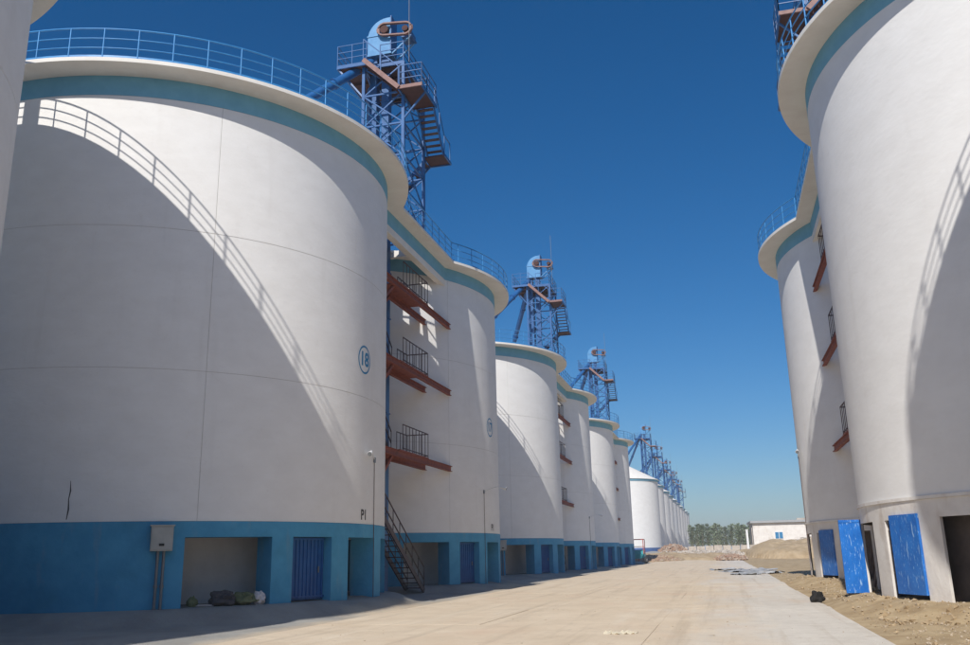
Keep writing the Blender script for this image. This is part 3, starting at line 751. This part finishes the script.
def meter_box(cx, cy, a, label):
    zg = gh(cx+7.5, cy-5)
    t = thing('electrical_box', label, 'electrical box', cylp(cx, cy, a, RAD+.02, zg), R_(a), 'grey electrical boxes on the silo bases')
    e = -zg
    b = MB().box((.12, 0, 2.17+e), (.22, .52, .60)).box((.24, 0, 2.17+e), (.02, .46, .54)).box((.12, 0, 2.485+e), (.27, .58, .03))
    part('cabinet', b.mesh('cabinet', 'grey_box'), t)
    part('lock', MB().box((.262, .0, 2.02+e), (.02, .12, .06)).mesh('lock', 'black'), t)
    for y in (-.07, .07):
        b = MB().tube((.08, y, 0), (.08, y, 1.88+e), .035, 8)
        for z in (.3, .85): b.tube((.08, y, z), (.08, y, z+.06), .05, 8)
        part('conduit', b.mesh('conduit', 'conduit'), t)
meter_box(XL, Y1, -53.2, 'grey electrical box on twin conduits, nearest left silo, beside the wide opening')
meter_box(XL, Y1+PER, -51, 'small grey electrical box on the third left silo')
meter_box(XL, Y1+2*PER, -51, 'tiny electrical box on the fifth left silo')

# ------------------------------------------------------------------ far white silos with cone roofs
FS = {}
FZ0, FZ1 = 1.2, 13.75
FS['wall'] = MB().arc(RAD-.3, RAD, 2.3, FZ1, 0, 360, 3, inner=False).mesh('wall', 'plaster')
FS['skirt'] = MB().arc(RAD-.3, RAD+.03, FZ0-.6, 2.298, 0, 360, 3, inner=False).mesh('base_skirt', 'far_blue')
FS['ring'] = MB().arc(RAD-.2, RAD+.10, FZ1+.002, FZ1+.35, 0, 360, 3, inner=False).mesh('roof_ring', 'teal')
b = MB().arc(.5, .5, FZ1+4.0, FZ1+4.3, 0, 360, 10)
n = 60
for i in range(n):
    a, c = 2*math.pi*i/n, 2*math.pi*(i+1)/n
    P0 = lambda r, t, z: (r*math.cos(t), r*math.sin(t), z)
    b.add([P0(RAD+.3, a, FZ1+.352), P0(RAD+.3, c, FZ1+.352), P0(.5, c, FZ1+4.2), P0(.5, a, FZ1+4.2)], [(0,1,2,3)])
    b.add([P0(RAD-.1, a, FZ1+.352), P0(RAD-.1, c, FZ1+.352), P0(RAD+.3, c, FZ1+.352), P0(RAD+.3, a, FZ1+.352)], [(0,1,2,3)])
b.arc(0, .5, FZ1+4.2, FZ1+4.4, 0, 360, 20)
FS['roof'] = b.mesh('cone_roof', 'soffit')
far_lab = ['nearest white cone-roofed silo in the far left group, fully sunlit', 'second', 'third', 'fourth', 'fifth', 'sixth', 'seventh', 'eighth', 'ninth', 'tenth']
i = 0
for k in range(4, 9):
    for j in range(2):
        lab = far_lab[0] if i == 0 else 'distant white cone-roofed silo, %s from the left in the far group' % far_lab[i]
        t = thing('grain_silo', lab, 'silo', (XL, Y1+k*PER+j*S1, 0), 0, 'white cone-roofed silos in the distance')
        part('wall', FS['wall'], t); part('base_skirt', FS['skirt'], t); part('roof_ring', FS['ring'], t); part('cone_roof', FS['roof'], t); i += 1

# ------------------------------------------------------------------ background: building, mound, wall, rubble, trees
def building():
    t = thing('flat_roofed_building', 'long white single-storey building with a blue window behind the earth mound', 'building', (5.7, 176, 1.2), R_(2))
    L, D, H = 24, 9, 5.2
    b = MB().box((L/2, 0, H/2), (L, .3, H)); part('front_wall', b.mesh('front_wall', 'base_white'), t)
    part('side_wall', MB().box((.15, D/2+.16, H/2), (.3, D, H)).mesh('side_wall', 'roof_grey'), t)
    part('side_wall', MB().box((L-.15, D/2+.16, H/2), (.3, D, H)).mesh('side_wall', 'plaster'), t)
    part('rear_wall', MB().box((L/2, D+.32, H/2), (L, .3, H)).mesh('rear_wall', 'plaster'), t)
    part('roof', MB().box((L/2, D/2, H+.22), (L+.8, D+1.4, .4)).mesh('roof', 'roof_grey'), t)
    part('roof_beam', MB().box((L/2+4.2, 1.5, H+.62), (L-8, .5, .35)).mesh('roof_beam', 'rubble'), t)
    for x in (4.6, 14.0):
        w = part('window', MB().box((x, -.18, 2.9), (1.5, .12, 1.35)).mesh('window', 'lamp_white'), t)
        part('pane', MB().box((x-.36, -.26, 2.9), (.62, .05, 1.15)).mesh('pane', 'glass'), w); part('pane', MB().box((x+.36, -.26, 2.9), (.62, .05, 1.15)).mesh('pane', 'glass'), w)
    part('door', MB().box((9.0, -.2, 1.2), (1.2, .1, 2.4)).mesh('door', 'rubble'), t)
    for x in (-1.2,): part('downpipe', MB().box((x+1.0, -.2, 2.2), (.14, .14, 4.4)).mesh('downpipe', 'rubble'), t)
building()
def mound(name, label, cx, cy, sx, sy, h, mname, seed, n=44):
    vs = []; rnd = random.Random(seed)
    for j in range(n+1):
        for i in range(n+1):
            u, v = i/n*2-1, j/n*2-1
            x, y = cx+u*sx, cy+v*sy; q = math.sqrt(u*u+v*v)
            f = max(0, 1-q**4.5)**.6
            z = gh(x, y)-.3+f*(h+.3)*(1+.22*noise.noise(Vector((x*.35+seed, y*.3, 3))))+f*.16*noise.noise(Vector((x*1.6, y*1.6, seed)))
            vs.append((x, y, z))
    fs = [(j*(n+1)+i, j*(n+1)+i+1, (j+1)*(n+1)+i+1, (j+1)*(n+1)+i) for j in range(n) for i in range(n)]
    me = bpy.data.meshes.new(name); me.from_pydata(vs, [], fs); me.materials.append(V[mname]); me.update()
    return solo(name, me, None, None, kind='structure')
mound('earth_mound', '', 10.4, 137, 7.4, 9, 1.7, 'earth', 4)
mound('earth_bank', '', -3.2, 132, 7.0, 6, .5, 'earth', 9)
mound('rubble_bank', '', -8.8, 131, 4.6, 9, .45, 'earth', 15)
def scatter(name, label, cx, cy, sx, sy, n, smin, smax, mname, hf, seed):
    rnd = random.Random(seed); b = MB()
    for i in range(n):
        a, q = rnd.uniform(0, 6.28), math.sqrt(rnd.random()); x, y = cx+sx*q*math.cos(a), cy+sy*q*math.sin(a)
        s = rnd.uniform(smin, smax); E = Matrix.Rotation(rnd.uniform(0, 6.28), 3, Vector((rnd.random()+.01, rnd.random(), rnd.random())).normalized())
        b.box((x, y, gh(x, y)+hf*(1-q*q)+s*.2), (s, s*rnd.uniform(.4, .9), s*rnd.uniform(.25, .6)), E)
    o = solo(name, b.mesh(name, mname), None, None, kind='stuff'); o['label'] = label
scatter('broken_bricks', 'heap of broken bricks before the far silos', -9.2, 127.5, 3.8, 5, 1100, .10, .38, 'brick', .35, 1)
scatter('broken_bricks', 'reddish brick rubble left of the earth mound', .9, 128, 2.3, 4, 320, .15, .5, 'brick', .5, 3)
scatter('rubble', 'grey rubble chunks strewn beyond the end of the road', -3.6, 137, 6.5, 7, 700, .12, .55, 'rubble', .25, 2)
scatter('rubble', 'grey rubble on top of the earth mound', 12.5, 139, 4.5, 5, 160, .2, .8, 'rubble', 1.8, 5)
scatter('rubble', 'grey and pink rubble pile below the farthest silos', -8.0, 150, 2.2, 4, 420, .2, .6, 'brick', .9, 6)
# low perimeter wall
t = thing('perimeter_wall', 'low pale wall in front of the distant tree row', 'wall', (0, 158, 0))
for k in range(11):
    x = -9.5+k*1.45
    part('wall_panel', MB().box((x, 0, gh(x, 158)+.05+.25*random.random()), (1.30, .22, 1.3)).mesh('wall_panel', 'rubble'), t)
b = MB().box((0,0,1.6), (.32,.32,3.2)).box((0,0,3.25), (.42,.42,.12))
solo('gate_post', b.mesh('gate_post', 'lamp_white'), 'tall white post at the left end of the earth mound', 'post', (3.9, 150, gh(3.9, 150)-.1))

leaf_meshes = []
def crown(seed, h=6.4, w=1.0):
    rnd = random.Random(seed); b = MB()
    clumps = [(rnd.uniform(-.42,.42)*w, rnd.uniform(-.42,.42)*w, 1.3+(h-1.8)*((i+.5)/22)+rnd.uniform(-.25,.25)) for i in range(22)]
    for cx, cy, cz in clumps:
        t = (cz-1.2)/(h-1.2); rr = w*(.35+.75*math.sin(math.pi*min(1, max(.06, t*.9+.12))))*.62
        for _ in range(26):
            d = Vector((rnd.gauss(0,1), rnd.gauss(0,1), rnd.gauss(0,1))).normalized()*rr*rnd.random()**.4
            c = Vector((cx, cy, cz))+Vector((d.x, d.y, d.z*1.1)); s = rnd.uniform(.09, .19)
            u = Vector((rnd.gauss(0,1), rnd.gauss(0,1), rnd.gauss(0,1))).normalized(); v = u.orthogonal().normalized()
            b.add([c-u*s, c+v*s*.7, c+u*s, c-v*s*.7], [(0,1,2,3)])
    return b.mesh('crown', 'leaf')
def trunk(seed, h=6.0):
    rnd = random.Random(seed); b = MB().tube((0,0,-.3), (.05,0,h*.55), .13, 8, .07).tube((.05,0,h*.55), (.02,.05,h*.95), .07, 6, .02)
    for k in range(9):
        z = 1.2+k*.5; a = rnd.uniform(0, 6.28); b.tube((.03,0,z), (.75*math.cos(a),.75*math.sin(a),z+.95), .035, 5, .012)
    return b.mesh('trunk', 'bark')
crs = [crown(s) for s in range(5)]; trs = [trunk(s) for s in range(3)]
rnd = random.Random(3); NUM = 'first second third fourth fifth sixth seventh eighth ninth tenth eleventh twelfth thirteenth fourteenth fifteenth'.split()
for row, (yy, xa, xb, n) in enumerate(((214, -6.6, 8.6, 15), (222, -7.2, 9.2, 13))):
    for i in range(n):
        x = xa+(xb-xa)*i/(n-1)+rnd.uniform(-.3, .3); s = rnd.uniform(.82, 1.15)
        lab = 'slim green poplar, %s from the left in the %s line of distant trees' % (NUM[i], 'front' if row == 0 else 'rear')
        t = thing('poplar_tree', lab, 'tree', (x, yy+rnd.uniform(-1, 1), gh(x, yy)), rnd.uniform(0, 6), 'distant poplars, '+('front' if row == 0 else 'rear')+' line')
        t.scale = (s*1.05, s*1.05, s*.92)
        part('crown', crs[rnd.randrange(5)], t); part('trunk', trs[rnd.randrange(3)], t)

# ------------------------------------------------------------------ teal machine by the last blue-based silo
def machine():
    t = thing('farm_machine', 'small teal farm machine with a red pipe frame beside the last blue-based silo', 'machine', (-10.55, 117, gh(-10.5, 117)-.02))
    b = MB().box((0,0,.95), (1.5,2.6,.5)).box((.1,-.5,1.35), (1.1,1.1,.4)).box((0,.8,1.45), (1.3,.9,.5)); part('body', b.mesh('body', 'teal_machine'), t)
    b = MB().add([(-.75,-1.9,1.2),(.75,-1.9,1.2),(.75,-1.3,1.2),(-.75,-1.3,1.2),(-.4,-1.7,.6),(.4,-1.7,.6),(.4,-1.4,.6),(-.4,-1.4,.6)], [(0,4,5,1),(1,5,6,2),(2,6,7,3),(3,7,4,0),(4,7,6,5),(0,1,2,3)]); part('hopper', b.mesh('hopper', 'teal_machine'), t)
    for x in (-.85, .85):
        for y in (-.9, .9):
            w = part('wheel', MB().tube((x-.11, y, .42), (x+.11, y, .42), .42, 16).mesh('wheel', 'black'), t); part('rim', MB().tube((x-.125, y, .42), (x+.125, y, .42), .2, 10).mesh('rim', 'lamp_white'), w)
    b = MB()
    for x in (-.7, .7):
        for y in (-1.1, 1.1): b.bar((x, y, 1.1), (x, y, 3.0), .09, .09)
        b.bar((x, -1.1, 3.0), (x, 1.1, 3.0), .09, .09); b.bar((x, -1.1, 2.1), (x, 1.1, 2.1), .07, .07)
    for y in (-1.1, 1.1): b.bar((-.7, y, 3.0), (.7, y, 3.0), .09, .09); b.bar((-.7, y, 2.1), (.7, y, 2.1), .07, .07)
    part('frame', b.mesh('frame', 'red_frame'), t)
    part('drawbar', MB().bar((0,-1.2,.7), (.2,-2.6,.4), .09, .09).mesh('drawbar', 'red_frame'), t)
machine()

# ------------------------------------------------------------------ small things
def lump(name, seed, s, mname, label, cat, loc, squash=(1,1,1), n=16, rough=.22, rz=0, group=None):
    rnd = random.Random(seed); b = MB(); vs = []; fs = []
    for j in range(n+1):
        th = math.pi*j/n
        for i in range(2*n):
            ph = math.pi*i/n; d = Vector((math.sin(th)*math.cos(ph), math.sin(th)*math.sin(ph), math.cos(th)))
            r = s*(1+rough*noise.noise(d*1.7+Vector((seed, 0, 0)))*2+rough*.6*noise.noise(d*4+Vector((seed, 3, 0)))+rough*.3*noise.noise(d*9)); vs.append((d.x*r*squash[0], d.y*r*squash[1], d.z*r*squash[2]))
    for j in range(n):
        for i in range(2*n):
            a, c = j*2*n+i, j*2*n+(i+1) % (2*n); fs.append((a, a+2*n, c+2*n, c))
    b.add(vs, fs); return solo(name, b.mesh(name, mname), label, cat, loc, (0, 0, rz), group)
lump('rock', 2, .20, 'rock', 'black jagged rock at the right edge of the concrete road', 'rock', (2.36, 26.3, gh(2.36, 26.3)+.13), (.85, .85, .95), rough=.22)
# bags and rags in the wide opening
zz = gh(-12.5, 21)
lump('sack', 3, .30, 'cloth_dark', 'dark sack slumped in the wide opening of the nearest left silo', 'sack', (-12.62, 20.95, zz+.17), (1.25,.9,.65))
lump('rag_bundle', 5, .26, 'cloth_green', 'olive rag bundle in the wide opening, right of the dark sack', 'rags', (-12.2, 21.3, zz+.15), (1.4,.9,.65))
lump('plastic_bag', 8, .17, 'cloth_pale', 'pale pink-white bag at the right end of the rag pile', 'bag', (-11.84, 21.5, zz+.15), (1.0,.9,1.0))
lump('rag_bundle', 11, .16, 'cloth_green', 'small greenish bundle at the left end of the wide opening', 'rags', (-13.2, 20.55, zz+.1), (.8,.8,.9))
lump('paper_scrap', 12, .22, 'cloth_pale', 'flat pale sheet on the floor left of the dark sack', 'paper', (-12.95, 20.75, zz+.02), (1.4,.8,.12))
# flattened scrap on the road
def flatscrap(name, seed, cx, cy, s, mname, label, cat, n=10, hz=.06, sx=1, sy=1):
    vs = []; rnd = random.Random(seed)
    for j in range(n+1):
        for i in range(n+1):
            u, v = i/n*2-1, j/n*2-1; w = 1+.45*noise.noise(Vector((u*1.3+seed, v*1.3, 0)))
            x, y = cx+u*s*sx*w, cy+v*s*sy*w
            vs.append((x, y, gh(x, y)+.02+hz*max(0, .25+noise.noise(Vector((u*2.6, v*2.6, seed)))*1.4)))
    fs = [(j*(n+1)+i, j*(n+1)+i+1, (j+1)*(n+1)+i+1, (j+1)*(n+1)+i) for j in range(n) for i in range(n) if abs((i+.5)/n*2-1)+abs((j+.5)/n*2-1) < 1.35+.5*noise.noise(Vector((i*.6+seed, j*.6, 0)))]
    me = bpy.data.meshes.new(name); me.from_pydata(vs, [], fs); me.materials.append(V[mname]); me.update()
    o = solo(name, me, label, cat); md = o.modifiers.new('t', 'SOLIDIFY'); md.thickness = .012
    return o
flatscrap('litter', 4, -1.95, 16.9, .25, 'litter', 'pale flattened scrap lying alone on the sandy road near the camera', 'litter', hz=.05, sy=.75)
for k, (x, y, s) in enumerate(((1.0, 62, 1.3), (2.0, 58, 1.1), (.2, 68, 1.2), (2.3, 66, 1.0), (1.2, 55, .8))):
    flatscrap('plastic_sheet', 20+k, x, y, s, 'sheet_grey', 'crumpled grey sheet on the road before the right-hand silos, %s' % ['largest piece in the middle', 'piece at the right front', 'piece at the left rear', 'piece at the right rear', 'small piece nearest the camera'][k], 'sheet', n=22, hz=.13, sx=1.1, sy=1.5)
# loose stones on the soil strip and grit on the road
def stones(name, label, n, xr, yr, smin, smax, mname, seed, off=0):
    rnd = random.Random(seed); b = MB()
    for i in range(n):
        x = rnd.uniform(*xr); f = rnd.random()**1.6; y = yr[0]+(yr[1]-yr[0])*f; s = smin+(smax-smin)*rnd.random()**3
        c = Vector((x, y, gh(x, y)+off+s*.15)); E = Matrix.Rotation(rnd.uniform(0, 6), 3, Vector((rnd.random()+.1, rnd.random(), rnd.random())).normalized())
        pts = [c+E @ Vector((a*s*rnd.uniform(.6, 1), e*s*rnd.uniform(.5, .9), g*s*rnd.uniform(.35, .7))) for a, e, g in ((1,0,0), (-1,0,0), (0,1,0), (0,-1,0), (0,0,1), (0,0,-1))]
        b.add(pts, [(0,2,4), (2,1,4), (1,3,4), (3,0,4), (2,0,5), (1,2,5), (3,1,5), (0,3,5)])
    o = solo(name, b.mesh(name, mname), None, None, kind='stuff'); o['label'] = label
V['pebble'] = mat('pebble', (.30,.23,.15), (.52,.44,.34), 3, .95)
stones('pebbles', 'loose stones on the soil beside the right silos', 5200, (2.75, 7.5), (14, 60), .01, .06, 'pebble', 2)
stones('grit', 'scattered grit on the sandy road', 900, (-9, 2.6), (12, 60), .006, .03, 'pebble', 3, .012)
stones('clods', 'earth clods scattered over the soil strip', 900, (2.6, 8), (13, 45), .02, .09, 'earth', 6)
stones('clods', 'clods of earth along the foot of the right silos', 260, (3.0, 4.6), (19, 46), .04, .13, 'earth', 5)

# ------------------------------------------------------------------ thin haze over the site
hm = bpy.data.materials.new('thin_haze'); hm.use_nodes = True; nt = hm.node_tree
for nd in list(nt.nodes):
    if nd.type == 'BSDF_PRINCIPLED': nt.nodes.remove(nd)
pv = nt.nodes.new('ShaderNodeVolumePrincipled'); pv.inputs['Color'].default_value = (.86, .92, 1, 1); pv.inputs['Density'].default_value = .0006
nt.links.new(pv.outputs[0], next(q for q in nt.nodes if q.type == 'OUTPUT_MATERIAL').inputs['Volume'])
b = MB().box((0, 2600, 13.5), (6200, 7000, 31))
hz = b.mesh('haze', hm); solo('haze', hz, None, None, kind='stuff')
